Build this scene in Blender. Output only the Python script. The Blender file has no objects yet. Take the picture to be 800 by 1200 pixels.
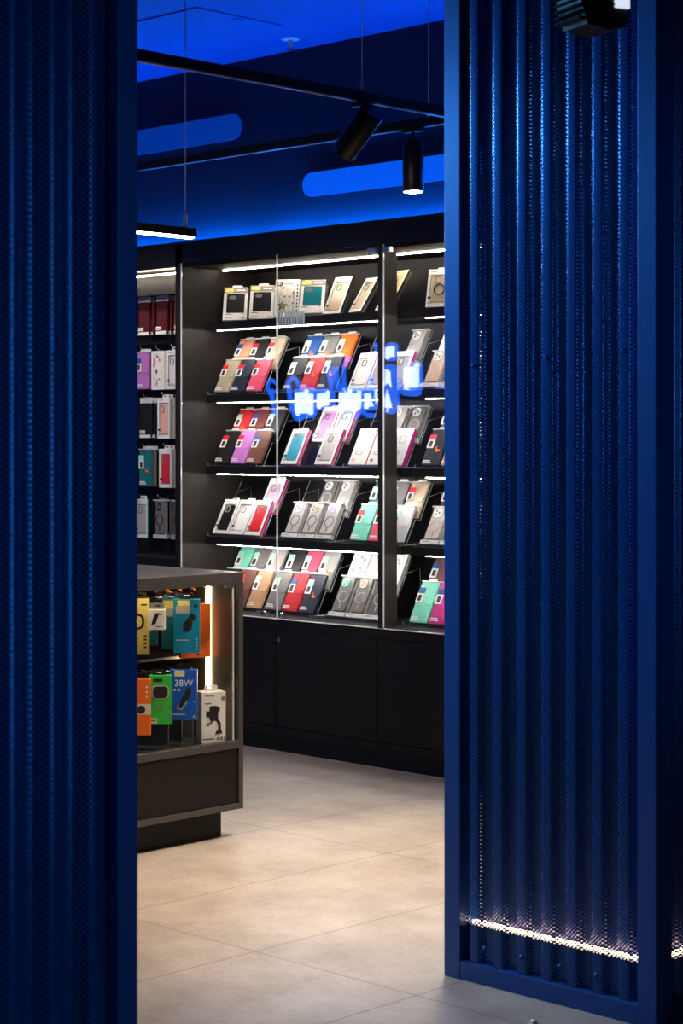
import bpy, bmesh, math, random
from mathutils import Vector, Matrix
random.seed(7)
PI = math.pi
scn = bpy.context.scene
COL = scn.collection

# ------------------------------------------------------------------ camera
# store axes: X runs along the wall cabinet, Y into the store, Z up; metres
cd = bpy.data.cameras.new('camera')
cam = bpy.data.objects.new('camera', cd)
COL.objects.link(cam)
cam.location = (0, 0, 1.5)
YAW = math.atan2(.699, .715)
cam.rotation_euler = (PI/2, 0, YAW)
cd.sensor_fit = 'VERTICAL'
cd.sensor_height = 36.0
cd.lens = 2250/1200*36.0
cd.shift_y = -83/1200
cd.clip_start = .05
cd.dof.use_dof = True
cd.dof.focus_distance = 8.0
cd.dof.aperture_fstop = (cd.lens/1000)/0.0085
scn.camera = cam

# ------------------------------------------------------------------ world, exposure
scn.view_settings.view_transform = 'Standard'
scn.view_settings.look = 'None'
scn.view_settings.gamma = 1
scn.view_settings.exposure = 0.0
scn.view_settings.use_curve_mapping = False
scn.cycles.use_denoising = True
scn.cycles.max_bounces = 8
scn.cycles.transparent_max_bounces = 16
scn.cycles.sample_clamp_indirect = 4
w = bpy.data.worlds.new('world'); scn.world = w
w.use_nodes = True
w.node_tree.nodes['Background'].inputs[0].default_value = (.10, .22, .60, 1)
w.node_tree.nodes['Background'].inputs[1].default_value = .008

def light(name, kind, loc, target, power, color, size=.1, size_y=None, angle=60, blend=.6):
    d = bpy.data.lights.new(name, kind)
    d.energy = power; d.color = color
    if kind == 'AREA':
        d.shape = 'RECTANGLE' if size_y else 'SQUARE'
        d.size = size
        if size_y: d.size_y = size_y
    elif kind == 'SPOT':
        d.shadow_soft_size = size; d.spot_size = math.radians(angle); d.spot_blend = blend
    else:
        d.shadow_soft_size = size
    o = bpy.data.objects.new(name, d); COL.objects.link(o)
    o.location = loc
    o.rotation_euler = (Vector(target)-Vector(loc)).to_track_quat('-Z', 'Y').to_euler()
    return o

WARM = (1.0, .76, .53)
# track spots pooling on the aisle floor
light('aisle_spot', 'SPOT', (-4.3, 5.1, 2.75), (-4.55, 4.7, 0), 450, WARM, .05, angle=66, blend=.95)
light('aisle_spot', 'SPOT', (-5.98, 5.61, 2.49), (-5.9, 5.55, 0), 30, WARM, .03, angle=70, blend=.9)
light('entrance_spot', 'SPOT', (-3.9, 3.2, 2.9), (-3.90, 3.25, 0), 95, (1, .60, .33), .05, angle=80, blend=.9)
light('kiosk_spot', 'SPOT', (-4.7, 3.6, 2.75), (-5.6, 4.7, .7), 20, WARM, .05, angle=50, blend=.8)
light('shelf_spot', 'SPOT', (-5.1, 4.75, 2.6), (-6.7, 6.6, 1.3), 160, (1, .90, .80), .04, angle=56, blend=.8)
light('peg_spot', 'SPOT', (-7.2, 5.2, 2.7), (-7.8, 6.6, 1.6), 60, (1, .92, .84), .04, angle=60, blend=.8)
# shop light on the right screen, then unseen blue fill lamps added for the screens
light('screen_wash', 'SPOT', (-5.3, 3.15, 2.7), (-3.25, 4.06, 1.50), 290, (.10, .50, 1.0), .16, angle=88, blend=1)
light('screen_fill', 'AREA', (-1.95, -1.0, 1.9), (-2.66, 1.9, 1.5), 2.5, (.10, .58, 1.0), .12, 1.0)
o = light('screen_fill', 'AREA', (.9, 2.6, 1.45), (-2.66, 1.75, 1.40), 2.1, (.08, .52, 1.0), .10, 2.2); o.data.spread = math.radians(50)
light('screen_fill_spot', 'SPOT', (1.4, .4, 1.9), (-2.72, 4.5, 1.6), 130, (.10, .50, 1.0), .15, angle=24, blend=.8)  # added, unseen, to brighten the corner post and return screen
# unseen blue fill lamps, added in mid-air to brighten the ceiling
light('ceiling_fill', 'AREA', (-8.3, 5.2, 2.8), (-8.3, 5.201, 3.5), 8, (.01, .20, 1.0), 1.6, .4)
light('ceiling_fill', 'AREA', (-5.6, 5.0, 3.0), (-5.6, 5.001, 3.53), .8, (.02, .16, 1.0), 1.2, .3)

# ------------------------------------------------------------------ materials
MATS = {}
def mat(name, col=(.5,.5,.5), rough=.5, metal=0, emit=None, strength=0, noise=0, nscale=20, spec=.5, bump=0, alpha=1, coat=0):
    if name in MATS: return MATS[name]
    m = bpy.data.materials.new(name); m.use_nodes = True
    nt = m.node_tree; b = nt.nodes['Principled BSDF']
    b.inputs['Base Color'].default_value = (*col, 1)
    b.inputs['Roughness'].default_value = rough
    b.inputs['Metallic'].default_value = metal
    b.inputs['Specular IOR Level'].default_value = spec
    b.inputs['Coat Weight'].default_value = coat
    if emit:
        b.inputs['Emission Color'].default_value = (*emit, 1)
        b.inputs['Emission Strength'].default_value = strength
    if noise or bump:
        tc = nt.nodes.new('ShaderNodeTexCoord')
        n = nt.nodes.new('ShaderNodeTexNoise'); n.inputs['Scale'].default_value = nscale
        n.inputs['Detail'].default_value = 5
        nt.links.new(tc.outputs['Object'], n.inputs['Vector'])
        if noise:
            r = nt.nodes.new('ShaderNodeMapRange')
            r.inputs[1].default_value = .3; r.inputs[2].default_value = .7
            r.inputs[3].default_value = 1-noise; r.inputs[4].default_value = 1+noise
            nt.links.new(n.outputs['Fac'], r.inputs[0])
            v = nt.nodes.new('ShaderNodeVectorMath'); v.operation = 'SCALE'
            v.inputs[0].default_value = col
            nt.links.new(r.outputs[0], v.inputs['Scale'])
            nt.links.new(v.outputs[0], b.inputs['Base Color'])
        if bump:
            bp = nt.nodes.new('ShaderNodeBump'); bp.inputs['Strength'].default_value = bump
            bp.inputs['Distance'].default_value = .002
            nt.links.new(n.outputs['Fac'], bp.inputs['Height'])
            nt.links.new(bp.outputs[0], b.inputs['Normal'])
    MATS[name] = m
    return m

def glass_mat(name, tint=(1,1,1), ior=1.5, gloss=1.0, base=0.0, rough=0.0):
    """thin clear sheet: mirror reflection by Fresnel over a straight view through"""
    if name in MATS: return MATS[name]
    m = bpy.data.materials.new(name); m.use_nodes = True
    nt = m.node_tree; nt.nodes.clear()
    out = nt.nodes.new('ShaderNodeOutputMaterial')
    mix = nt.nodes.new('ShaderNodeMixShader')
    tr = nt.nodes.new('ShaderNodeBsdfTransparent'); tr.inputs[0].default_value = (*tint, 1)
    gl = nt.nodes.new('ShaderNodeBsdfGlossy'); gl.inputs['Roughness'].default_value = rough
    fr = nt.nodes.new('ShaderNodeLayerWeight'); fr.inputs[0].default_value = .5
    pw = nt.nodes.new('ShaderNodeMath'); pw.operation = 'POWER'; pw.inputs[1].default_value = 5
    mu = nt.nodes.new('ShaderNodeMath'); mu.operation = 'MULTIPLY_ADD'; mu.use_clamp = True
    mu.inputs[1].default_value = gloss; mu.inputs[2].default_value = .04*gloss + base
    nt.links.new(fr.outputs['Facing'], pw.inputs[0])
    nt.links.new(pw.outputs[0], mu.inputs[0])
    nt.links.new(mu.outputs[0], mix.inputs[0])
    nt.links.new(tr.outputs[0], mix.inputs[1]); nt.links.new(gl.outputs[0], mix.inputs[2])
    nt.links.new(mix.outputs[0], out.inputs[0])
    MATS[name] = m
    return m

def perforated_mat(name, col, P=.011, thr=.31):
    """powder-coated sheet punched with staggered round holes (real see-through holes)"""
    m = bpy.data.materials.new(name); m.use_nodes = True
    nt = m.node_tree; b = nt.nodes['Principled BSDF']; out = nt.nodes['Material Output']
    b.inputs['Base Color'].default_value = (*col, 1)
    b.inputs['Roughness'].default_value = .27
    b.inputs['Metallic'].default_value = .3
    tc = nt.nodes.new('ShaderNodeTexCoord'); sp = nt.nodes.new('ShaderNodeSeparateXYZ')
    nt.links.new(tc.outputs['Object'], sp.inputs[0])
    def M(op, a, bb=None, cc=None):
        n = nt.nodes.new('ShaderNodeMath'); n.operation = op
        for i, v in enumerate((a, bb, cc)):
            if v is None: continue
            if isinstance(v, (int, float)): n.inputs[i].default_value = v
            else: nt.links.new(v, n.inputs[i])
        return n.outputs[0]
    x = sp.outputs[0]; z = sp.outputs[2]
    def cell(v):
        v = M('DIVIDE', v, P)
        v = M('FRACT', M('ADD', v, .5))
        v = M('SUBTRACT', v, .5)
        return M('MULTIPLY', v, v)
    d2 = M('ADD', cell(M('ADD', x, z)), cell(M('SUBTRACT', x, z)))
    hole = M('LESS_THAN', d2, thr*thr)
    tr = nt.nodes.new('ShaderNodeBsdfTransparent')
    mix = nt.nodes.new('ShaderNodeMixShader')
    nt.links.new(hole, mix.inputs[0]); nt.links.new(b.outputs[0], mix.inputs[1]); nt.links.new(tr.outputs[0], mix.inputs[2])
    nt.links.new(mix.outputs[0], out.inputs['Surface'])
    MATS[name] = m
    return m

def floor_mat():
    m = bpy.data.materials.new('floor_tile'); m.use_nodes = True
    nt = m.node_tree; b = nt.nodes['Principled BSDF']
    tc = nt.nodes.new('ShaderNodeTexCoord'); sp = nt.nodes.new('ShaderNodeSeparateXYZ')
    nt.links.new(tc.outputs['Object'], sp.inputs[0])
    def M(op, a, bb=None):
        n = nt.nodes.new('ShaderNodeMath'); n.operation = op
        for i, v in enumerate((a, bb)):
            if v is None: continue
            if isinstance(v, (int, float)): n.inputs[i].default_value = v
            else: nt.links.new(v, n.inputs[i])
        return n.outputs[0]
    def line(v, off, per, w_):
        t = M('FRACT', M('DIVIDE', M('SUBTRACT', v, off), per))
        t = M('ABSOLUTE', M('SUBTRACT', t, .5))
        return M('GREATER_THAN', t, .5 - w_/per)
    j = M('MAXIMUM', line(sp.outputs[0], -3.487, .64, .0022), line(sp.outputs[1], 3.857, 1.26, .0022))
    n1 = nt.nodes.new('ShaderNodeTexNoise'); n1.inputs['Scale'].default_value = 3.2; n1.inputs['Detail'].default_value = 8; n1.inputs['Roughness'].default_value = .65
    n2 = nt.nodes.new('ShaderNodeTexNoise'); n2.inputs['Scale'].default_value = 60; n2.inputs['Detail'].default_value = 4
    nt.links.new(tc.outputs['Object'], n1.inputs['Vector']); nt.links.new(tc.outputs['Object'], n2.inputs['Vector'])
    s = M('ADD', M('MULTIPLY', n1.outputs['Fac'], .75), M('MULTIPLY', n2.outputs['Fac'], .25))
    cr = nt.nodes.new('ShaderNodeValToRGB')
    cr.color_ramp.elements[0].position = .33; cr.color_ramp.elements[0].color = (.25, .215, .175, 1)
    cr.color_ramp.elements[1].position = .67; cr.color_ramp.elements[1].color = (.50, .45, .385, 1)
    nt.links.new(s, cr.inputs[0])
    mx = nt.nodes.new('ShaderNodeMix'); mx.data_type = 'RGBA'
    nt.links.new(j, mx.inputs[0]); nt.links.new(cr.outputs[0], mx.inputs[6]); mx.inputs[7].default_value = (.13, .11, .095, 1)
    nt.links.new(mx.outputs[2], b.inputs['Base Color'])
    b.inputs['Roughness'].default_value = .42
    bp = nt.nodes.new('ShaderNodeBump'); bp.inputs['Strength'].default_value = .15; bp.inputs['Distance'].default_value = .003
    nt.links.new(s, bp.inputs['Height']); nt.links.new(bp.outputs[0], b.inputs['Normal'])
    return m

M_FLOOR = floor_mat()
M_PERF = perforated_mat('perforated_blue_steel', (.010, .085, .34))
M_BLUE = mat('blue_powder_coat', (.009, .075, .30), .42, .2, noise=.06, nscale=300, bump=.1)
M_BLUEBACK = mat('blue_back_sheet', (.07, .08, .16), .28, .6)
M_CEIL = mat('blue_ceiling_paint', (.009, .085, .36), .7, noise=.04, nscale=2)
M_WALL = mat('navy_wall_paint', (.003, .005, .022), .75, noise=.08, nscale=4)
M_BLACK = mat('black_laminate', (.0075, .0065, .006), .5, noise=.25, nscale=45, bump=.15, spec=.25)
M_BLACKM = mat('black_metal', (.006, .0055, .0055), .42, .2, spec=.3)
M_BRUSH = mat('dark_brushed_panel', (.013, .0105, .0085), .6, 0, noise=.4, nscale=60, bump=.25, spec=.2)
M_GREY = mat('grey_metal_frame', (.09, .083, .08), .42, .6, noise=.1, nscale=80)
M_TOP = mat('grey_counter_top', (.075, .066, .06), .32, .2, noise=.08, nscale=120)
M_STEEL = mat('satin_steel', (.45, .43, .41), .28, 1, noise=.1, nscale=30)
M_CHROME = mat('chrome', (.8, .8, .8), .12, 1)
M_GLASS = glass_mat('display_glass', (.98, .99, .99), gloss=1.0)
M_ACRYL = glass_mat('clear_acrylic', (.93, .94, .95), gloss=1.2, base=.03, rough=.15)
M_SHELL = glass_mat('clear_blister', (.99, .99, .99), gloss=.8, base=.0, rough=.06)
M_EDGE = mat('polished_glass_edge', (.55, .60, .58), .15, spec=1)
M_LEDW = mat('led_white', (1,1,1), .5, emit=(1, .86, .70), strength=90)
M_LEDC = mat('led_cool_white', (1,1,1), .5, emit=(1, .93, .86), strength=210)
M_LEDK = mat('led_warm_kiosk', (1,1,1), .5, emit=(1, .80, .52), strength=24)
M_LEDS = mat('led_screen', (1,1,1), .5, emit=(1, .68, .44), strength=16)
M_LEDB = mat('led_blue', (0,.05,.3), .5, emit=(.0, .17, 1.0), strength=190)
M_PILL = mat('blue_light_panel', (0,.01,.05), .5, emit=(.0, .075, .66), strength=1.15)
M_PILL2 = mat('dim_blue_light_panel', (0,.01,.05), .5, emit=(.0, .032, .32), strength=.8)
M_NEONW = mat('neon_white', (1,1,1), .5, emit=(.70, .85, 1), strength=17)
M_NEONB = mat('neon_blue', (0,.1,1), .5, emit=(.01, .15, 1), strength=11)

def paint(name, c, rough=.45, **k): return mat(name, c, rough, **k)
PC = dict(
 white=(.80,.79,.76), cream=(.78,.70,.48), khaki=(.42,.36,.24), navy=(.012,.018,.038), pink=(.75,.08,.16), peach=(.72,.34,.20),
 black=(.009,.009,.010), beige=(.58,.46,.33), red=(.62,.02,.03), blue=(.01,.07,.30), grey=(.20,.19,.18), orange=(.85,.17,.02),
 purple=(.55,.19,.58), brown=(.17,.06,.045), maroon=(.16,.025,.025), mint=(.20,.68,.50), teal=(.01,.17,.20), magenta=(.55,.02,.22),
 lilac=(.50,.33,.52), lightgrey=(.45,.43,.41), clear=(.15,.145,.14), tan=(.55,.32,.16), dark=(.016,.016,.018), green=(.03,.55,.05),
 cyan=(.0,.22,.40), skyblue=(.02,.30,.45), royal=(.01,.10,.55), bright_orange=(.90,.16,.01), label_red=(.75,.015,.03),
 label_blue=(.02,.08,.30), label_mint=(.45,.80,.62), wine=(.075,.015,.022), yellow=(.80,.62,.16), rose=(.80,.42,.34))
def pm(c, rough=.42): return mat('print_'+c, PC[c], rough)

# ------------------------------------------------------------------ mesh helpers
def link(name, bm, mats, parent=None, loc=None):
    me = bpy.data.meshes.new(name)
    bm.normal_update(); bm.to_mesh(me); bm.free()
    for m in (mats if isinstance(mats, (list, tuple)) else [mats]): me.materials.append(m)
    return put(name, me, parent, loc)

def put(name, me, parent=None, loc=None):
    o = bpy.data.objects.new(name, me); COL.objects.link(o)
    if parent: o.parent = parent
    if loc: o.location = loc
    return o

def box(bm, x0, x1, y0, y1, z0, z1, mi=0, bevel=0):
    vs = [bm.verts.new((x, y, z)) for z in (z0, z1) for y in (y0, y1) for x in (x0, x1)]
    fs = []
    for f in ((0,2,3,1),(4,5,7,6),(0,1,5,4),(2,6,7,3),(0,4,6,2),(1,3,7,5)):
        fc = bm.faces.new([vs[i] for i in f]); fc.material_index = mi; fs.append(fc)
    if bevel:
        es = set(e for f in fs for e in f.edges)
        bmesh.ops.bevel(bm, geom=list(es), offset=bevel, segments=2, affect='EDGES', profile=.5)
    return fs

def mbox(name, b, m, parent=None, bevel=0, loc=None):
    bm = bmesh.new(); box(bm, *b, bevel=bevel)
    return link(name, bm, m, parent, loc)

def tube(bm, pts, r, seg=8, mi=0, cap=True, radii=None):
    pts = [Vector(p) for p in pts]; rings = []
    up = Vector((0,0,1)); prev = None
    for i, p in enumerate(pts):
        t = (pts[min(i+1, len(pts)-1)] - pts[max(i-1, 0)]).normalized()
        a = prev if prev is not None else (up if abs(t.dot(up)) < .9 else Vector((1,0,0)))
        n = (a - t*a.dot(t)).normalized(); bb = t.cross(n); prev = n
        rr = radii[i] if radii else r
        rings.append([bm.verts.new(p + rr*(math.cos(2*PI*k/seg)*n + math.sin(2*PI*k/seg)*bb)) for k in range(seg)])
    for i in range(len(rings)-1):
        for k in range(seg):
            f = bm.faces.new((rings[i][k], rings[i][(k+1)%seg], rings[i+1][(k+1)%seg], rings[i+1][k]))
            f.material_index = mi; f.smooth = True
    if cap:
        bm.faces.new(rings[0][::-1]).material_index = mi; bm.faces.new(rings[-1]).material_index = mi

def rrect(w_, h, r, seg=4, cx=0, cz=0):
    r = min(r, w_/2-1e-5, h/2-1e-5); pts = []
    for (sx, sz, a0) in ((1,1,0),(-1,1,90),(-1,-1,180),(1,-1,270)):
        for k in range(seg+1):
            a = math.radians(a0 + 90*k/seg)
            pts.append((cx+sx*(w_/2-r)+r*math.cos(a), cz+sz*(h/2-r)+r*math.sin(a)))
    return pts

def prism(bm, pts, y0, y1, mi=0):
    """closed outline in x,z extruded from y0 (front) to y1 (back)"""
    a = [bm.verts.new((x, y0, z)) for x, z in pts]; b = [bm.verts.new((x, y1, z)) for x, z in pts]
    n = len(pts)
    bm.faces.new(a[::-1]).material_index = mi; bm.faces.new(b).material_index = mi
    for i in range(n):
        bm.faces.new((a[i], a[(i+1)%n], b[(i+1)%n], b[i])).material_index = mi

def ringprism(bm, outer, inner, y0, y1, mi=0):
    n = len(outer)
    def vs(pts, y): return [bm.verts.new((x, y, z)) for x, z in pts]
    oa, ia, ob, ib = vs(outer, y0), vs(inner, y0), vs(outer, y1), vs(inner, y1)
    for i in range(n):
        j = (i+1) % n
        for q in ((oa[j],oa[i],ia[i],ia[j]), (ob[i],ob[j],ib[j],ib[i]), (oa[i],oa[j],ob[j],ob[i]), (ia[j],ia[i],ib[i],ib[j])):
            bm.faces.new(q).material_index = mi

MC = {}
def cmesh(key, fn, *mats):
    """mesh cached by key"""
    k = (key,) + tuple(m.name for m in mats)
    if k not in MC:
        bm = bmesh.new(); fn(bm); bm.normal_update()
        bmesh.ops.recalc_face_normals(bm, faces=bm.faces[:])
        me = bpy.data.meshes.new(key.split('|')[0]); bm.to_mesh(me); bm.free()
        for m in mats: me.materials.append(m)
        MC[k] = me
    return MC[k]

def tag(o, label, cat, group=None, kind=None):
    o['label'] = label; o['category'] = cat
    if group: o['group'] = group
    if kind: o['kind'] = kind
    return o

def empty(name, loc=(0,0,0), rz=0):
    o = bpy.data.objects.new(name, None); COL.objects.link(o)
    o.location = loc; o.rotation_euler = (0, 0, rz); o.empty_display_size = .05
    return o

def struct(name, b, m, label=None, cat=None, bevel=0):
    o = mbox(name, b, m, bevel=bevel); o['kind'] = 'structure'
    if label: o['label'] = label; o['category'] = cat
    return o

# ------------------------------------------------------------------ the setting
struct('floor', (-13, 3, -3, 8, -.1, 0), M_FLOOR, 'warm grey concrete-look floor tiles running through the shop', 'floor')
struct('ceiling', (-12.2, -1.5, 1.6, 8, 3.53, 3.65), M_CEIL, 'blue lit ceiling over the shop', 'ceiling')
struct('wall_back', (-12.2, -1.5, 6.96, 7.1, 0, 3.53), M_WALL, 'dark navy wall above the display cabinets, washed blue along its foot', 'wall')
struct('wall_left', (-12.3, -12.2, 1.6, 7.1, 0, 3.53), M_WALL, 'dark navy side wall of the shop', 'wall')
struct('wall_front', (-12.2, -2.80, 1.15, 1.28, 0, 3.53), M_WALL, 'dark navy shopfront wall behind the blue screen', 'wall')
struct('wall_right', (-1.6, -1.5, 4.9, 7.1, 0, 3.53), M_WALL, 'dark navy wall on the right of the shop', 'wall')
# lowered slab and access hatch of the ceiling
struct('trim_1', (-6.09, -3.2, 4.2, 6.616, 3.49, 3.53), M_CEIL, 'lowered blue ceiling slab at the upper right of the opening', 'ceiling panel')
hb = bmesh.new(); box(hb, -7.30, -6.75, 5.94, 6.50, 3.522, 3.53, bevel=.002); box(hb, -6.80, -6.77, 6.2, 6.24, 3.517, 3.524)
o = link('ceiling_hatch', hb, M_CEIL); tag(o, 'square blue access hatch flush in the ceiling beside the sprinkler', 'hatch')

# ------------------------------------------------------------------ blue screens
PITCH = .0847
def profile(L, x_first, depth=.020, shape=(.033, .0125, .006)):
    """corrugation section: rounded trapezoid ridges; returns (x, y) with ridges at y=0, valleys at y=depth"""
    pts = []
    ridge, flank, rr = shape
    def add(x, y):
        if 0 <= x <= L: pts.append((x, y))
    n0 = -int(x_first/PITCH) - 2
    raw = []
    for i in range(n0, n0 + int(L/PITCH) + 6):
        c = x_first + i*PITCH
        for (dx, y) in ((-ridge/2-flank, 1), (-ridge/2, 0), (ridge/2, 0), (ridge/2+flank, 1)):
            raw.append((c+dx, y*depth))
    # round each bend
    out = []
    for i in range(1, len(raw)-1):
        p0, p1, p2 = (Vector((*raw[i-1],0)), Vector((*raw[i],0)), Vector((*raw[i+1],0)))
        a = p1 + (p0-p1).normalized()*rr; b = p1 + (p2-p1).normalized()*rr
        for t in (0, .25, .5, .75, 1):
            q = a*(1-t)**2 + p1*2*t*(1-t) + b*t*t
            out.append((q.x, q.y))
    out = [(x, y) for x, y in out if 0 <= x <= L]
    if out:
        out = [(0, out[0][1])] + out + [(L, out[-1][1])]
    return out

def sheet(name, parent, m, x0, L, x_first, y, z0, z1, depth=.020, shape=(.033, .0125, .006)):
    bm = bmesh.new(); pr = profile(L, x_first, depth, shape)
    a = [bm.verts.new((x0+px, y+py, z0)) for px, py in pr]; b = [bm.verts.new((x0+px, y+py, z1)) for px, py in pr]
    for i in range(len(pr)-1):
        f = bm.faces.new((a[i], a[i+1], b[i+1], b[i])); f.smooth = True
    return link(name, bm, m, parent)

def screen(name, loc, rz, W, x_first, label, group, sl=.058, sr=.058, H=3.2, led=True, bolts=(), shape=(.033, .0125, .006), gap=.0012, sd=.0885):
    """local: x along the face, front face y=0, depth +y"""
    t = empty(name, loc, rz); tag(t, label, 'screen', group)
    if sl: mbox('stile', (0, sl, 0, sd, 0, H), M_BLUE, t, bevel=.002)
    if sr: mbox('stile', (W-sr, W, 0, .06 if rz == 0 else sd, 0, H), M_BLUE, t, bevel=.002)
    mbox('bottom_rail', (sl, W-sr, .001, .06, 0, .052), M_BLUE, t, bevel=.002)
    mbox('top_rail', (sl, W-sr, .001, .06, H-.06, H), M_BLUE, t, bevel=.002)
    sheet('corrugated_sheet', t, M_PERF, sl, W-sl-sr, x_first-sl, .012, .045, H-.05, shape=shape)
    sheet('back_sheet', t, M_BLUEBACK, sl+gap, W-sl-sr-gap, x_first-sl-gap, .070, .05, H-.05, .02)
    if led:
        mbox('ledge', (sl, W-sr, .034, .068, .053, .150), M_BLACKM, t)
        mbox('led_strip', (sl+.004, W-sr-.004, .050, .064, .1505, .158), M_LEDS, t)
    for bx_, bz in bolts:
        bm = bmesh.new()
        tube(bm, [(bx_, .013, bz), (bx_, .008, bz), (bx_, .004, bz)], .006, 8, radii=[.0075, .0065, .002])
        link('bolt', bm, M_BLUE, t)
    return t

screen('metal_screen', (-3.562, 4.055, 0), 0, .717, -3.463+3.562,
       'blue corrugated perforated metal screen right of the opening, lit along its foot', None,
       bolts=((.099, 1.71), (.353, 1.725), (.607, 1.735), (.03, 1.70), (.14, .10), (.27,.10), (.40,.10), (.52,.10)))
# the return screen turns the corner behind the post
screen('metal_screen', (-2.845, 4.115, 0), PI/2, .95, .09,
       'blue corrugated perforated metal screen at the right edge, turned around the corner post', None, sl=.012, sr=.058)
# left screen, close to the camera, faces +X and ends at y=2.198
screen('metal_screen', (-2.657, 1.15, 0), PI/2, 1.048, 1.048-.045-.0455,
       'blue corrugated metal screen left of the opening, nearest to the viewer', None, sl=.05, sr=.046, sd=.095, shape=(.014, .028, .0068),
       bolts=((.9,.10),(.82,.10)))

# ------------------------------------------------------------------ wall cabinet
ZT, ZB = 2.513, .645           # top of case, display deck
VF, VS, VB = 6.40, 6.567, 6.93 # glass front, shelf fronts, back
SH = [2.109, 1.737, 1.373, 1.013]
cab = empty('display_cabinet', (-6.0, 6.4, 0))
tag(cab, 'long black wall cabinet with lit shelves behind glass doors', 'cabinet')
def cb(name, b, m, bevel=0, par=cab):
    bm = bmesh.new(); box(bm, b[0]+6, b[1]+6, b[2]-6.4, b[3]-6.4, b[4], b[5], bevel=bevel)
    return link(name, bm, m, par)
UL, UR = -7.389, -3.9
def lower_carcass():
    bm = bmesh.new()
    for b in ((UL-.02, UR, VF+.02, VB, .10, ZB-.012),):
        box(bm, b[0]+6, b[1]+6, b[2]-6.4, b[3]-6.4, b[4], b[5])
    return link('base', bm, M_BLACK, cab)
lower_carcass()
cb('plinth', (UL-.02, UR, VF+.035, VB, 0, .10), M_BLACKM)
cb('deck', (UL, UR, VF+.012, VB, ZB-.012, ZB), M_BLACK)
cb('deck_edge', (UL, UR, VF+.001, VF+.012, ZB-.004, ZB), mat('pale_edge_strip', (.75,.75,.75), .3))
cb('back_panel', (UL, UR, VB-.02, VB, ZB, ZT-.02), M_BLACK)
cb('side_panel', (UL-.030, UL, VF, VB, ZB, ZT-.02), M_BRUSH)
cb('glass_edge', (UL-.005, UL+.001, VF-.004, VF, ZB, ZT-.11), M_EDGE)
cb('side_panel', (UR, UR+.03, VF, VB, 0, ZT), M_BRUSH)
cb('fascia', (UL-.03, UR, VF, VF+.02, ZT-.112, ZT), M_BLACK)
cb('top_panel', (UL-.03, UR, VF+.02, VB, ZT-.13, ZT-.112), M_BRUSH)
cb('post', (-6.022, -5.985, VF-.002, VF+.087, .645, ZT-.112), M_BRUSH)
cb('post', (-4.62, -4.583, VF-.002, VF+.087, .645, ZT-.112), M_BRUSH)
# doors of the base: seams at the photo's three gaps
for k, (a, b) in enumerate(((UL-.02, -6.702), (-6.698, -6.032), (-6.028, -5.20), (-5.196, UR))):
    d = cb('door', (a+.002, b-.002, VF, VF+.02, .125, ZB-.05), M_BLACK, bevel=.002)
    if k == 1:
        bm = bmesh.new(); tube(bm, [(-6.676+6, .001, .545), (-6.676+6, -.006, .545)], .011, 16)
        link('lock', bm, M_CHROME, d)
cb('skirt', (UL-.02, UR, VF+.004, VF+.02, .085, .122), M_BLACK)
cb('apron', (UL-.02, UR, VF, VF+.02, ZB-.048, ZB-.012), M_BLACK)
# glass doors
g1 = cb('glass_door', (UL+.004, -6.689, VF-.006, VF, ZB+.004, ZT-.115), M_GLASS)
g2 = cb('glass_door', (-6.686, -6.024, VF-.006, VF, ZB+.004, ZT-.115), M_GLASS)
g3 = cb('glass_door', (-5.983, -5.25, VF-.006, VF, ZB+.004, ZT-.115), M_GLASS)
cb('edge', (-6.6895, -6.6855, VF-.007, VF+.001, ZB+.004, ZT-.115), M_EDGE, par=g2)
cb('edge', (-5.986, -5.982, VF-.007, VF-.002, ZB+.004, ZT-.115), M_EDGE, par=g3)
cb('hinge', (-6.08, -6.03, VF-.012, VF+.01, ZT-.150, ZT-.128), M_STEEL, par=g2)
cb('hinge', (-5.98, -5.94, VF-.012, VF+.01, ZT-.150, ZT-.128), M_STEEL, par=g3)
for uu in (-6.757, -6.640):
    bm = bmesh.new()
    tube(bm, [(uu+6, -.006, ZB+.022), (uu+6, -.020, ZB+.022), (uu+6, -.032, ZB+.022)], .012, 12, radii=[.006, .013, .011])
    box(bm, uu+5.988, uu+6.012, -.012, .004, ZB+.004, ZB+.03)
    link('door_knob', bm, M_CHROME, g1 if uu < -6.69 else g2)
# interior light at the top, shelves with an LED line underneath
cb('led_strip', (UL+.03, UR-.05, 6.655, 6.661, ZT-.136, ZT-.1305), M_LEDW)
for i, z in enumerate(SH):
    for (a, b) in ((UL, -6.03), (-5.957, UR)):
        s = cb('shelf', (a, b, VS, VB-.02, z-.040, z), M_BLACK, bevel=.001)
        cb('led_strip', (a+.05, b-(.075 if b < -5 else .05), VS+.03, VS+.0335, z-.0432, z-.0405), M_LEDC, par=s)
# blue cove light on top of the cabinet
cb('cove_light', (UL, UR, VB-.035, VB-.018, ZT+.045, ZT+.058), M_LEDB)

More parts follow.
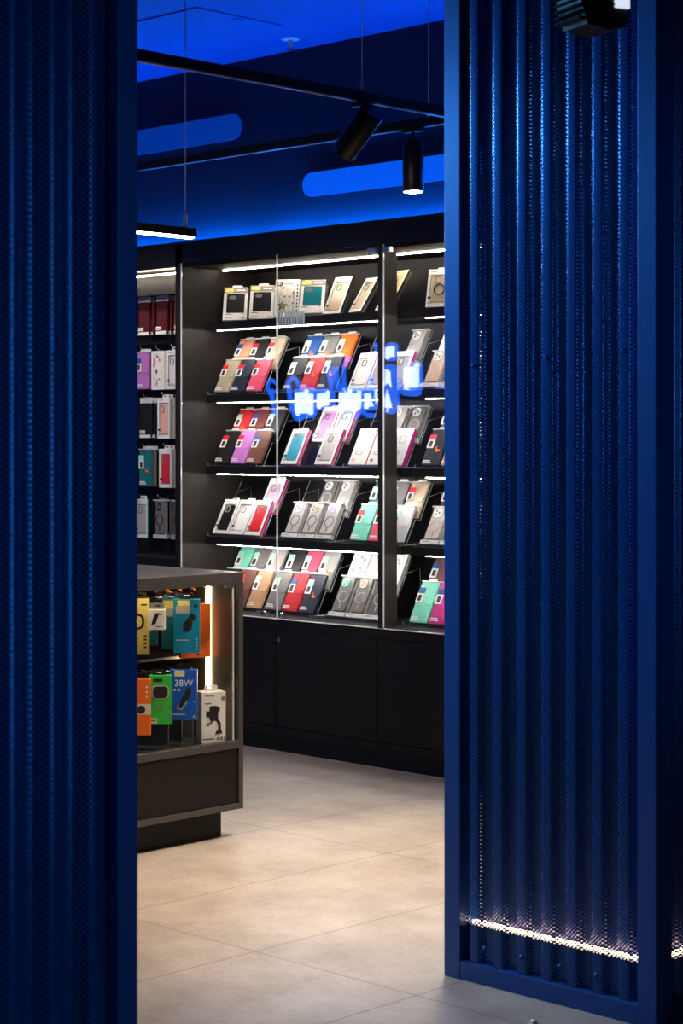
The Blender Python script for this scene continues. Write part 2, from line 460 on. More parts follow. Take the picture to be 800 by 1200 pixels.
# neighbouring unit with pegged packages, left of the cabinet
peg = empty('peg_cabinet', (-8.6, 6.4, 0)); tag(peg, 'black wall cabinet with pegged phone cases left of the glass cabinet', 'cabinet')
def pb(name, b, m, bevel=0, par=peg):
    bm = bmesh.new(); box(bm, b[0]+8.6, b[1]+8.6, b[2]-6.4, b[3]-6.4, b[4], b[5], bevel=bevel)
    return link(name, bm, m, par)
pb('base', (-9.9, -7.44, VF+.01, VB, 0, .90), M_BLACK)
pb('back_panel', (-9.9, -7.44, 6.80, 6.86, .90, ZT-.02), M_BLACK)
pb('top_panel', (-9.9, -7.44, VF+.02, VB, 2.385, ZT-.11), M_BRUSH)
pb('fascia', (-9.9, -7.421, VF, VF+.02, 2.385, ZT), M_BLACK)
pb('side_panel', (-7.44, -7.421, VF, VB, 0, ZT), M_BLACK)
pb('cove_light', (-9.9, -7.44, VB-.035, VB-.018, ZT+.045, ZT+.058), M_LEDB)
pb('header', (-9.9, -7.44, 6.55, 6.57, 2.27, 2.385), M_BLACK)
pb('led_strip', (-9.8, -7.46, 6.47, 6.476, 2.362, 2.368), M_LEDW)
PEGZ = [2.275, 1.985, 1.735, 1.465, 1.195]
for z in PEGZ[1:]:
    s = pb('shelf', (-9.9, -7.44, 6.74, 6.80, z+.04, z+.06), M_BLACKM)

# ------------------------------------------------------------------ packaged goods
# every pack: x across, z up, front at y=-t, back at y=0, foot at z=0
def bars(bm, x0, z0, widths, h=.0022, gap=.0045, y=-.001, mi=0):
    for i, w_ in enumerate(widths):
        box(bm, x0, x0+w_, y-.0003, y, z0-i*gap-h, z0-i*gap, mi)

def folio(root, c, label='label_red', disc=False, w_=.112, h=.195, t=.018, tear=False):
    W2 = w_/2
    def slab(bm):
        prism(bm, rrect(w_-.006, h-.012, .006, cz=h/2), -t+.003, -.003)
    put('case', cmesh(f'case|fol{w_}{h}', slab, mat('folio_'+c, PC[c], .48, noise=.12, nscale=150, bump=.2)), root)
    def shell(bm): box(bm, -W2, W2, -t, 0, 0, h)
    put('clear_box', cmesh(f'clear_box|{w_}{h}{t}', shell, M_SHELL), root)
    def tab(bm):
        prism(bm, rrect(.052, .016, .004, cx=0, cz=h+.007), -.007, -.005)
        box(bm, -W2, W2, -t-.0005, -.001, h-.004, h)  # pale strip paints in the glints along the clear plastic's top edge
    put('hang_tab', cmesh(f'hang_tab|{w_}{h}', tab, mat('pale_plastic', (.62,.63,.64), .2, spec=.8)), root)
    def sleeve(bm):
        box(bm, -W2+.001, -W2+.041, -t-.0006, -t+.001, h*.48, h*.83, 0)
        box(bm, -W2+.001, -W2+.041, -t-.0009, -t+.001, h*.70, h*.83, 1)
        prism(bm, rrect(.020, .030, .004, cx=-W2+.021, cz=h*.59), -t-.0012, -t, 2)
    put('label', cmesh(f'label|{w_}{h}{label}', sleeve, pm('white'), pm(label), pm('dark')), root)
    def clasp(bm):
        prism(bm, rrect(.040, .022, .006, cx=W2-.024, cz=h*.50), -t-.0015, -t+.003)
    put('clasp', cmesh(f'clasp|{w_}{h}', clasp, mat('folio_'+c, PC[c])), root)
    def txt(bm): bars(bm, -W2+.008, h*.155, (.044, .052), .006, .010, -t-.0004)
    put('print', cmesh(f'print|{w_}{h}', txt, pm('white')), root)
    if disc:
        def dsc(bm): prism(bm, rrect(.032, .032, .016, 6, cx=.018, cz=h*.46), -t-.0012, -t+.001)
        put('sticker', cmesh(f'sticker|{w_}{h}', dsc, pm('bright_orange')), root)

def magsafe(root, c='clear', ring='lightgrey', h=.195, w_=.112, t=.020, cambump='white'):
    W2 = w_/2
    put('case', cmesh(f'case|mag{w_}{h}{c}', lambda bm: prism(bm, rrect(w_-.030, h-.034, .012, cz=h/2+.012), -t+.003, -.006), mat('case_'+c, PC[c], .3)), root)
    def body(bm):
        box(bm, -W2, W2, -.004, -.001, 0, h)
    put('card', cmesh(f'card|{w_}{h}', body, mat('card_grey', (.24,.235,.23), .4)), root)
    put('clear_box', cmesh(f'clear_box|{w_}{h}{t}', lambda bm: box(bm, -W2, W2, -t, 0, 0, h), M_SHELL), root)
    def rng(bm):
        ringprism(bm, rrect(.060, .060, .030, 8, cz=h*.48), rrect(.049, .049, .0245, 8, cz=h*.48), -t+.001, -t+.0035)
        box(bm, -.0035, .0035, -t+.001, -t+.0035, h*.20, h*.32)
    put('magnet_ring', cmesh(f'magnet_ring|{w_}{h}{ring}', rng, mat('ring_'+ring, PC[ring], .3)), root)
    def bump(bm):
        prism(bm, rrect(.046, .044, .018, cx=-.008, cz=h*.82), -t-.001, -t+.004, 0)
        for (dx, dz) in ((-.008,.009), (-.008,-.009), (.009, 0)):
            prism(bm, rrect(.013, .013, .0065, 5, cx=-.008+dx, cz=h*.82+dz), -t-.0025, -t, 1)
    put('camera_plate', cmesh(f'camera_plate|{w_}{h}{cambump}', bump, pm(cambump), pm('grey')), root)
    def foot(bm): box(bm, -W2, W2, -t-.0006, -.002, 0, .020); box(bm, -W2, W2, -t-.0006, -.002, h-.006, h)
    put('card_strip', cmesh(f'card_strip|{w_}{h}', foot, mat('silver_card', (.62,.61,.60), .3)), root)
    put('print', cmesh(f'print|m{w_}{h}', lambda bm: bars(bm, -W2+.012, .014, (.04,), .003, .0045, -t-.0012), pm('grey')), root)

def windowbox(root, c='black', side='magenta', w_=.112, h=.195, t=.022, body='white', tab=True, style='phone', cam=True):
    W2 = w_/2
    def bd(bm):
        ringprism(bm, rrect(w_, h, .002, 2, cz=h/2), rrect(w_-.024, h-.044, .006, 2, cz=h/2-.004), -t, -t+.002, 0)
        box(bm, -W2, W2, -t+.012, 0, 0, h, 0)
        for b in ((-W2, -W2+.0015, -t+.001, 0, 0, h), (W2-.0015, W2, -t+.001, 0, 0, h), (-W2, W2, -t+.001, 0, 0, .0015), (-W2, W2, -t+.001, 0, h-.0015, h)):
            box(bm, *b, 1 if b[1] == W2 or b[5] == .0015 else 0)
        if tab: ringprism(bm, rrect(.050, .018, .003, 2, cz=h+.009), rrect(.026, .006, .002, 2, cz=h+.010), -.003, -.001, 0)
    put('carton', cmesh(f'carton|{w_}{h}{t}{tab}', bd, pm(body), pm(side)), root)
    cw, ch = w_-.036, h-.056
    def cs(bm):
        prism(bm, rrect(cw, ch, .011, cz=h/2-.004), -t+.003, -t+.012)
    put('case', cmesh(f'case|w{w_}{h}{t}', cs, mat('case_'+c, PC[c], .35)), root)
    if cam:
        def cc(bm):
            ringprism(bm, rrect(.030, .036, .009, 4, cx=-.010, cz=h*.72), rrect(.022, .028, .006, 4, cx=-.010, cz=h*.72), -t, -t+.004)
            if style == 'outline': ringprism(bm, rrect(cw, ch, .011, 4, cz=h/2-.004), rrect(cw-.008, ch-.008, .009, 4, cz=h/2-.004), -t+.001, -t+.004)
        put('camera_frame', cmesh(f'camera_frame|{w_}{h}{t}{style}', cc, pm('grey' if c not in ('grey','dark','black') else 'lightgrey')), root)
    def tx(bm):
        bars(bm, -W2+.008, .026, (.030, .022), .003, .006, -t-.0003, 0)
        bars(bm, -W2+.010, h-.010, (.036,), .003, .006, -t-.0003, 0)
        prism(bm, rrect(.018, .010, .002, 2, cx=-W2+.014, cz=.046), -t-.0006, -t, 1)
    put('print', cmesh(f'print|w{w_}{h}{t}', tx, pm('grey'), pm('dark')), root)

def plainbox(root, c='rose', w_=.112, h=.195, t=.022):
    """white card box printed with the outline of a phone"""
    W2 = w_/2
    put('carton', cmesh(f'carton|p{w_}{h}{t}', lambda bm: (box(bm, -W2, W2, -t, 0, 0, h, 0), box(bm, W2-.0005, W2+.0005, -t, 0, 0, h, 1)), pm('white'), pm('magenta')), root)
    def tx(bm):
        ringprism(bm, rrect(.040, .040, .006, 3, cx=.006, cz=h*.70), rrect(.034, .034, .005, 3, cx=.006, cz=h*.70), -t-.0008, -t, 0)
        ringprism(bm, rrect(.042, .018, .004, 3, cx=-.010, cz=h*.33), rrect(.037, .013, .003, 3, cx=-.010, cz=h*.33), -t-.0008, -t, 1)
        bars(bm, -.040, h*.94, (.034,), .003, .006, -t-.0003, 1)
        prism(bm, rrect(.018, .016, .003, 2, cx=-.030, cz=h*.13), -t-.0006, -t, 0)
    put('print', cmesh(f'print|p{w_}{h}{t}', tx, mat('print_tone_'+c, PC[c], .4), pm('grey')), root)

def floral(root, accent='label_red', second='cyan', w_=.112, h=.195, t=.022):
    W2 = w_/2
    put('carton', cmesh(f'carton|f{w_}{h}', lambda bm: box(bm, -W2, W2, -t, 0, 0, h), pm('white')), root)
    rnd = random.Random(len(accent)*7+len(second))
    def fl(bm):
        for k in range(13):
            x = rnd.uniform(-W2+.02, W2-.02); z = rnd.uniform(.03, h-.02); r = rnd.uniform(.005, .011)
            n = 10; pts = [(x+r*(1+.35*math.cos(5*a))*math.cos(a), z+r*(1+.35*math.cos(5*a))*math.sin(a)) for a in [2*PI*i/20 for i in range(20)]]
            prism(bm, pts, -t-.0007, -t, k % 3 if k % 3 < 2 else 0)
    put('flower_print', cmesh(f'flower_print|{accent}{second}{w_}', fl, mat('soft_'+accent, tuple(min(1, v*.7+.2) for v in PC[accent]), .5), pm(second)), root)
    put('phone_print', cmesh(f'phone_print|{w_}', lambda bm: ringprism(bm, rrect(w_-.028, h-.03, .012, 4, cz=h/2), rrect(w_-.034, h-.036, .010, 4, cz=h/2), -t-.0008, -t), mat('soft_rose', (.75,.50,.45), .5)), root)

def otter(root, w_=.125, h=.178, t=.032, case='dark'):
    W2 = w_/2
    def bd(bm):
        ringprism(bm, rrect(w_, h, .003, 2, cz=h/2), rrect(w_-.030, h-.072, .004, 2, cz=h/2+.002), -t, -t+.003)
        box(bm, -W2, W2, -t+.020, 0, 0, h)
        for b in ((-W2, -W2+.002, -t+.001, 0, 0, h), (W2-.002, W2, -t+.001, 0, 0, h), (-W2, W2, -t+.001, 0, 0, .002), (-W2, W2, -t+.001, 0, h-.002, h)): box(bm, *b)
        ringprism(bm, rrect(.052, .022, .003, 2, cz=h+.011), rrect(.032, .007, .002, 2, cz=h+.011), -.003, -.001)
    put('carton', cmesh(f'carton|o{w_}{t}', bd, pm('white')), root)
    put('header', cmesh(f'header|{w_}{t}', lambda bm: prism(bm, rrect(w_-.002, .028, .002, 2, cz=h-.016), -t-.001, -t), mat('taupe_print', (.20,.17,.13), .45)), root)
    def lg(bm): prism(bm, rrect(.046, .020, .007, 4, cx=-W2+.028, cz=h-.016), -t-.002, -t-.0005)
    put('badge', cmesh(f'badge|{w_}{t}', lg, pm('yellow')), root)
    def tx(bm):
        bars(bm, .004, h-.013, (.045,), .006, .01, -t-.0012)
    put('header_print', cmesh(f'header_print|{t}', tx, pm('white')), root)
    put('case', cmesh(f'case|o{w_}{t}', lambda bm: prism(bm, rrect(w_-.030, h-.072, .008, cz=h/2+.002), -t+.004, -t+.021), mat('case_'+case, PC[case], .25)), root)
    put('camera_frame', cmesh(f'camera_frame|o{t}', lambda bm: prism(bm, rrect(.034, .020, .008, cx=-.018, cz=h*.70), -t+.001, -t+.005), mat('case_silver', (.4,.42,.42), .25, .6)), root)
    def tx2(bm):
        bars(bm, -W2+.010, .034, (.034,), .005, .01, -t-.0006); bars(bm, -W2+.010, .012, (.040,), .004, .01, -t-.0006)
        bars(bm, W2-.03, .012, (.020,), .004, .01, -t-.0006)
    put('print', cmesh(f'print|o{w_}{t}', tx2, pm('grey')), root)
    def dot(bm): prism(bm, rrect(.009, .009, .0045, 5, cx=W2-.022, cz=.038), -t-.001, -t)
    put('seal', cmesh(f'seal|{w_}{t}', dot, pm('label_red')), root)

def starbox(root, w_=.125, h=.20, t=.030):
    W2 = w_/2
    put('carton', cmesh('carton|star', lambda bm: (ringprism(bm, rrect(w_, h, .003, 2, cz=h/2), rrect(w_-.044, h-.04, .012, 2, cx=0, cz=h/2), -t, -t+.002), box(bm, -W2, W2, -t+.012, 0, 0, h), box(bm, W2-.002, W2, -t, 0, 0, h), box(bm, -W2, -W2+.002, -t, 0, 0, h), box(bm,-W2,W2,-t,0,0,.002)), pm('white')), root)
    put('case', cmesh('case|star', lambda bm: prism(bm, rrect(w_-.052, h-.05, .014, cz=h/2), -t+.003, -t+.011), mat('case_pearl', (.55,.52,.47), .3, noise=.35, nscale=90)), root)
    def star(bm):
        pts = []
        for k in range(10):
            r = .030 if k % 2 == 0 else .0125; a = PI/2 + k*PI/5
            pts.append((-.022+r*math.cos(a), .060+r*math.sin(a)))
        prism(bm, pts, -t-.001, -t+.003)
    put('star_print', cmesh('star_print', star, mat('star_grey', (.16,.145,.12), .5)), root)
    def holes(bm):
        for (x, z) in ((-.012,.11), (.010,.108), (-.016,.155), (.03,.075), (.032,.13)): prism(bm, rrect(.008, .008, .004, 4, cx=x, cz=z), -t-.0012, -t+.003)
        for k in range(8): bars(bm, W2-.014, .04+k*.019, (.008,), .011, .02, -t-.0004)
        ringprism(bm, rrect(.028,.028,.014,6,cx=-W2+.024,cz=h-.022), rrect(.018,.018,.009,6,cx=-W2+.024,cz=h-.022), -t-.0015, -t)
    put('print', cmesh('print|star', holes, pm('dark')), root)

SHORT = {'label_red':'red', 'label_blue':'blue', 'label_mint':'mint'}
def place(root, u, v, z, yaw=0, lean=0):
    root.rotation_euler = (-math.radians(lean), 0, math.radians(yaw))
    root.location = (u, v, z)

# display stands: two leaning tiers of clear acrylic
LEAN = 28
def stand(u, z, label, w_=.365, h1=.135, ho=0, v0=VS+.045):
    t = empty('display_stand', (u, v0, z)); tag(t, label, 'display stand', 'clear acrylic stands in the glass cabinet')
    s, c = math.sin(math.radians(LEAN)), math.cos(math.radians(LEAN))
    P = [(-.045, .018), (-.045, .0025), (.004, .0025), (.004+h1*s, h1*c), (.100, .112), (.100+.20*s, .112+.20*c)]
    def plate(bm, a, b):
        n = Vector((0, b[0]-a[0], b[1]-a[1])).normalized(); q = Vector((0, -n.z, n.y))*.0012
        A = [Vector((x, *p))+sg*q for x in (0, w_) for p in (a, b) for sg in (-1, 1)]
        vs = [bm.verts.new(p) for p in A]
        for f in ((0,1,3,2), (4,6,7,5), (0,4,5,1), (2,3,7,6), (0,2,6,4), (1,5,7,3)): bm.faces.new([vs[i] for i in f])
    bm = bmesh.new(); plate(bm, P[0], P[1]); plate(bm, P[1], P[2]); plate(bm, P[2], P[3]); link('front_tier', bm, M_ACRYL, t)
    bm = bmesh.new(); plate(bm, P[3], P[4]); plate(bm, P[4], P[5]); link('back_tier', bm, M_ACRYL, t)
    for x in (.002, w_-.002):
        bm = bmesh.new()
        tube(bm, [(x, *p) for p in P], .0014, 5)
        tube(bm, [(x, P[5][0]-.03, P[5][1]-.065), (x, .255, .245), (x, .262, .003), (x, .0, .003)], .0014, 5)
        link('side_edge', bm, M_EDGE, t)
    return t

ORD = {0: 'top', 1: 'second', 2: 'third', 3: 'fourth', 4: 'bottom'}
DESC = {}
def tier(u0, z, level, bay, front, back, h=.195, v0=VS+.045):
    s, c = math.sin(math.radians(LEAN)), math.cos(math.radians(LEAN))
    for row, items, dv, dz in (('front', front, 0, .0045), ('back', back, .100, .115)):
        for k, it in enumerate(items):
            if it is None: continue
            kind = it[0]; kw = dict(it[2]) if len(it) > 2 else {}
            r = empty('phone_case_package')
            if kind == 'folio': folio(r, it[1], kw.get('label', 'label_red'), kw.get('disc', False), h=h); d = f"{it[1]} folio case with {SHORT[kw.get('label','label_red')]} tag"
            elif kind == 'mag': magsafe(r, it[1], h=h, **kw); d = f"{it[1]} ringed phone case in silver card"
            elif kind == 'win': windowbox(r, it[1], h=h, **kw); d = f"white window box showing {it[1]} phone case"
            elif kind == 'plain': plainbox(r, it[1], h=h); d = "white printed phone case box"
            elif kind == 'floral': floral(r, h=h, **kw); d = f"white {it[1]} flower print case box"
            side = ('left', 'middle', 'right')[k]
            label = f"{d.replace('lightgrey','light grey')}, {side} {row}, {bay}, {ORD[level]} shelf"
            tag(r, label, 'phone case', f'packaged phone cases on the {ORD[level]} shelf')
            place(r, u0+.058+k*.119, v0+dv, z+dz, 0, LEAN)

A_, B_, C_, D_ = -7.375, -6.872, -6.405, -5.945
R_, Bl, Mi = dict(label='label_red'), dict(label='label_blue'), dict(label='label_mint')
MiD = dict(label='label_mint', disc=True)
lay = [
 (1, A_, 'left stand', [('folio','khaki',R_), ('folio','navy',R_), ('folio','pink',R_)], [('folio','peach',Bl), ('folio','black',R_), ('folio','beige',R_)]),
 (1, B_, 'centre stand', [('folio','black',Mi), ('folio','red',MiD), ('folio','navy',MiD)], [('folio','blue',MiD), ('folio','grey',MiD), ('folio','bright_orange',MiD)]),
 (1, C_, 'stand by post', [('win','white',dict(side='magenta')), ('win','lightgrey'), ('win','white')], [None, None, ('mag','lightgrey')]),
 (1, D_, 'stand past post', [('mag','beige',dict(ring='rose')), ('mag','tan'), ('mag','beige')], [('win','white'), ('win','lightgrey'), None]),
 (2, A_, 'left stand', [('folio','black',R_), ('folio','purple',R_), ('folio','brown',Bl)], [('folio','red',MiD), ('folio','maroon',Bl), ('folio','dark',Mi)]),
 (2, B_, 'centre stand', [('win','skyblue'), None, ('win','lightgrey')], [None, ('win','purple'), ('win','white',dict(style='outline'))]),
 (2, C_, 'stand by post', [('plain','rose'), ('plain','grey'), ('plain','tan')], [None, ('mag','lightgrey'), ('mag','clear')]),
 (2, D_, 'stand past post', [('folio','dark',dict(label='label_red',disc=True)), ('folio','tan',Mi), ('folio','grey',Mi)], [('folio','teal',Bl), ('folio','mint',Bl), ('folio','teal',Mi)]),
 (3, A_, 'left stand', [('win','black',dict(side='magenta')), ('win','white',dict(side='magenta')), ('win','red')], [None, None, ('win','lilac',dict(side='magenta'))]),
 (3, B_, 'centre stand', [('mag','lightgrey',dict(ring='grey')), ('mag','lightgrey',dict(ring='grey',cambump='beige')), ('mag','lightgrey',dict(ring='grey',cambump='lilac'))], [None, ('mag','clear'), ('mag','lightgrey')]),
 (3, C_, 'stand by post', [('folio','mint',R_), ('folio','pink',R_), ('folio','white',Mi)], [('folio','teal',MiD), ('folio','grey',Mi), ('folio','beige',R_)]),
 (3, D_, 'stand past post', [('mag','lightgrey',dict(ring='tan')), ('mag','lightgrey'), ('mag','clear')], [('folio','dark',Bl), ('folio','navy',Bl), ('folio','blue',Mi)]),
 (4, A_, 'left stand', [('folio','black',R_), ('folio','brown',R_), ('folio','tan',Mi)], [('folio','mint',Mi), ('folio','grey',Mi), ('folio','lightgrey',Mi)]),
 (4, -6.995, 'centre stand', [('folio','grey',Mi), ('folio','red',Bl), ('folio','navy',MiD)], [('folio','dark',Mi), ('folio','pink',Mi), ('folio','lightgrey',MiD)]),
 (4, -6.545, 'stand by post', [('mag','clear',dict(cambump='mint')), ('mag','clear',dict(cambump='rose')), ('mag','clear',dict(cambump='white'))], [('floral','blue',dict(accent='cyan',second='mint')), ('floral','pink',dict(accent='rose',second='cyan')), ('floral','red',dict(accent='label_red',second='rose'))]),
 (4, -6.02, 'stand past post', [('folio','mint',Bl), ('folio','magenta',Bl), ('folio','navy',Bl)], [('folio','brown',Bl), ('folio','tan',Bl), ('folio','beige',Bl)]),
]
for (lv, u, bay, fr, bk) in lay:
    z = SH[lv] if lv < 4 else ZB
    hh = .195 if lv < 4 else .215
    stand(u-.004, z, f'clear acrylic two-tier stand, {bay}, {ORD[lv]} shelf')
    tier(u, z, lv, bay, fr, bk, hh)

# top shelf: boxed cases leaning in a row, each turned a little differently
def top(fn, u, v, yaw, lean, label, name='phone_case_box', **k):
    r = empty(name); fn(r, **k); tag(r, label, 'phone case', 'boxed phone cases leaning on the top shelf'); place(r, u, v, SH[0]+.004, yaw, lean)
def uat(x, v):
    k = (x-400)/2250; d = v/(.715+.699*k); return d*(.715*k-.699)
top(otter, uat(276, 6.69), 6.69, 36, 17, 'white window box with taupe header, leftmost on the top shelf')
top(otter, uat(307, 6.70), 6.70, 36, 17, 'white window box with taupe header, second from the left on the top shelf')
top(starbox, uat(336, 6.70), 6.70, 34, 16, 'white phone case box printed with a grey star, on the top shelf')
top(otter, uat(367, 6.70), 6.70, 32, 20, 'deep white window box with teal case beside the star box on the top shelf', t=.055, case='teal')
top(windowbox, uat(391, 6.70), 6.70, 4, 28, 'white window box seen side on, right of the teal case box on the top shelf', w_=.11, h=.21, t=.024, c='beige', body='white', side='dark')
top(windowbox, uat(419, 6.70), 6.70, -12, 32, 'narrow white window box seen side on, next to the black post on the top shelf', w_=.10, h=.20, t=.024, c='beige', side='dark')
top(windowbox, uat(451, 6.70), 6.70, -10, 32, 'cream case box half hidden behind the black post on the top shelf', w_=.11, h=.23, t=.024, c='peach', body='cream', side='dark')
r = empty('phone_case_box'); windowbox(r, w_=.12, h=.185, t=.03, c='beige', side='teal'); tag(r, 'white window box with teal foot on the top shelf right of the post', 'phone case', 'boxed phone cases leaning on the top shelf'); place(r, uat(515, 6.68), 6.68, SH[0]+.004, 22, 16)
put('magnet_ring', cmesh('magnet_ring|big', lambda bm: ringprism(bm, rrect(.056,.056,.028,8,cz=.085), rrect(.044,.044,.022,8,cz=.085), -.032, -.029), pm('dark')), r)
# pale bars standing in for a striped reflection in the cabinet glass
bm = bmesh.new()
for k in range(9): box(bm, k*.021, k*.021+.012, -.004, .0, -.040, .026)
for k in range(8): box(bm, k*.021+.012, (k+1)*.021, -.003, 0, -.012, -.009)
o = link('reflection_bars', bm, mat('reflection_tone', (.50,.58,.66), .2, spec=.9)); o.location = (uat(327, VS), VS-.0008, SH[0]); tag(o, 'pale striped bars imitating a glass reflection at the edge of the top shelf', 'clip')

# ------------------------------------------------------------------ pegged packages left of the glass cabinet
def hook(u, z, label):
    bm = bmesh.new()
    tube(bm, [(0, 0, 0), (0, -.18, .0), (0, -.195, .006), (0, -.205, .022)], .0028, 6)
    box(bm, -.012, .012, -.004, 0, -.02, .012)
    o = link('peg_hook', bm, M_CHROME, None, (u, 6.7985, z)); tag(o, label, 'hook', 'peg hooks left of the glass cabinet')
def hang(u, z, n, colours, fn, name, lab_, h=.2, w_=.1, gap=.026, v0=6.605, **k):
    for i in range(n):
        r = empty(name); fn(r, colours[i % len(colours)], w_=w_, h=h, **k)
        place(r, u+.002*i, v0+gap*i+.02, z-h-.006, 0, 0)
        pos = ('front', 'second', 'third', 'fourth')[i]
        tag(r, f'{lab_}, {pos}', 'phone case', 'phone cases hanging on pegs')
def pouch(root, c, w_=.1, h=.2, t=.014):
    W2 = w_/2
    put('case', cmesh(f'case|pouch{w_}{h}', lambda bm: prism(bm, rrect(w_*.86, h-.03, .010, cz=h/2-.01), -t+.002, -.002), mat('glossy_'+c, PC[c], .12, coat=1)), root)
    put('header', cmesh(f'header|pouch{w_}{h}', lambda bm: ringprism(bm, rrect(w_, .030, .003, 3, cz=h-.012), rrect(.024, .008, .003, 3, cz=h-.008), -t*.6, -t*.6+.001), mat('pale_plastic', (.62,.63,.64), .2)), root)
    put('label', cmesh(f'label|pouch{w_}{h}', lambda bm: (box(bm, -W2+.004, W2-.01, -t-.0006, -t+.003, .004, .020), box(bm, -W2+.004, -.005, -t-.0006, -t+.003, .026, .044)), pm('white')), root)
    put('print', cmesh(f'print|pouch{w_}', lambda bm: bars(bm, -W2+.010, .038, (.02, .026), .002, .005, -t-.0008), pm('grey')), root)
def win2(root, c, w_=.1, h=.2, **k): windowbox(root, c, w_=w_, h=h, t=.018, **k)
def flo2(root, c, w_=.1, h=.2): floral(root, 'label_red', c, w_=w_, h=h, t=.018)
def mag2(root, c, w_=.1, h=.2, **k): magsafe(root, c, w_=w_, h=h, t=.018, **k)
def fol2(root, c, w_=.1, h=.2, **k): folio(root, c, w_=w_, h=h, **k)
def ux(x): return uat(x, 6.61)
pegs = [
 (0, 168, [('wine','maroon'), pouch, 'glossy wine case in a clear pouch at the opening edge, top row', {}]),
 (0, 189, [('wine','maroon','brown'), pouch, 'glossy wine case in a clear pouch, top row of the pegs', {}]),
 (0, 211, [('lightgrey','maroon'), pouch, 'light grey case in a clear pouch by the divider, top row', {}]),
 (1, 167, [('purple','lilac'), fol2, 'lilac folio case at the opening edge, second peg row', dict(label='label_blue')]),
 (1, 185, [('cyan',), flo2, 'white box with red flowers, second peg row', {}]),
 (1, 203, [('white','beige'), win2, 'white window box by the divider, second peg row', dict(side='magenta')]),
 (2, 170, [('dark','navy','grey'), pouch, 'dark case in a clear pouch, third peg row', {}]),
 (2, 192, [('rose','tan','dark'), win2, 'rose phone case in white window box, third peg row', dict(side='white')]),
 (2, 213, [('black','dark'), win2, 'black phone case in white window box by the divider, third peg row', dict(side='white')]),
 (3, 170, [('teal','grey','dark'), fol2, 'teal folio case with orange disc, fourth peg row', dict(label='label_mint', disc=True)]),
 (3, 194, [('red','red'), win2, 'red phone case in white window box, fourth peg row', dict(side='white', cam=True)]),
 (3, 214, [('beige',), win2, 'beige phone case box by the divider, fourth peg row', dict(side='magenta')]),
 (4, 166, [('lightgrey',), win2, 'white window box with blue side, bottom peg row', dict(side='cyan')]),
 (4, 187, [('grey','dark','grey'), mag2, 'grey ringed case in silver card, bottom peg row', dict(ring='dark', cambump='dark')]),
 (4, 208, [('clear','dark'), mag2, 'clear ringed case in silver card by the divider, bottom peg row', dict(ring='dark', cambump='dark')]),
]
for row, x, (cols, fn, lab, kw) in pegs:
    z = PEGZ[row]; u = ux(x)
    hook(u, z, f"peg hook holding the {lab.split(',')[0]}")
    hang(u, z, len(cols), cols, fn, 'phone_case_package', lab, h=.205 if row != 2 else .215, **kw)

# ------------------------------------------------------------------ kiosk counter
KU, KV = -5.362, 4.952
kio = empty('display_counter', (KU, KV, 0))
tag(kio, 'grey framed glass display counter with boxed gadgets inside and a dark drawer', 'counter')
def kb(name, b, m, bevel=0, par=kio):
    bm = bmesh.new(); box(bm, b[0]-KU, b[1]-KU, b[2]-KV, b[3]-KV, b[4], b[5], bevel=bevel)
    return link(name, bm, m, par)
K0, KV0 = -6.10, 3.55
kb('plinth', (K0+.06, KU-.06, KV0+.06, KV-.06, 0, .107), M_BLACK)
kb('top', (K0, KU, KV0, KV, .978, 1.004), M_TOP, bevel=.002)
kb('frame', (KU-.022, KU, KV-.022, KV, .107, .978), M_GREY, bevel=.001)
kb('frame', (KU-.022, KU, KV0, KV-.022, .958, .978), M_GREY, bevel=.001)
kb('frame', (KU-.022, KU, KV0, KV-.022, .338, .366), M_GREY, bevel=.001)
kb('frame', (KU-.022, KU, KV0, KV-.022, .107, .130), M_GREY, bevel=.001)
kb('body', (K0, KU-.024, KV0, KV-.024, .107, .350), M_BLACK)
kb('drawer', (KU-.024, KU-.006, KV0+.03, KV-.024, .132, .336), M_BLACK, bevel=.002)
kb('side_panel', (K0, KU-.022, KV-.022, KV, .107, .978), M_BRUSH)
kb('inner_panel', (K0, KU-.022, KV-.027, KV-.0225, .36, .975), mat('satin_lining', (.16,.135,.11), .32, .8, noise=.2, nscale=12))
kb('back_panel', (K0, K0+.02, KV0, KV-.027, .350, .978), M_BLACKM)
kb('side_panel', (K0, KU, KV0-.02, KV0, .107, .978), M_BRUSH)
kb('display_floor', (K0+.02, KU-.024, KV0, KV-.028, .350, .360), mat('dark_gloss_floor', (.03,.03,.03), .15))
kb('glass_door', (KU-.012, KU-.007, KV0+.01, KV-.045, .368, .956), M_GLASS)
kb('clip', (KU-.016, KU-.002, KV-.085, KV-.045, .946, .960), M_STEEL)
kb('glass_edge', (KU-.013, KU-.006, KV-.046, KV-.043, .368, .956), M_EDGE)
kb('track', (KU-.020, KU-.004, KV0+.01, KV-.022, .362, .370), M_STEEL)
kb('led_strip', (-5.535, -5.523, KV-.036, KV-.0275, .37, .955), M_LEDK)
kb('led_strip', (KU-.050, KU-.040, KV0+.02, KV-.06, .965, .972), M_LEDK)
kb('shelf', (K0+.02, -5.60, KV0, KV-.03, .665, .675), M_STEEL)

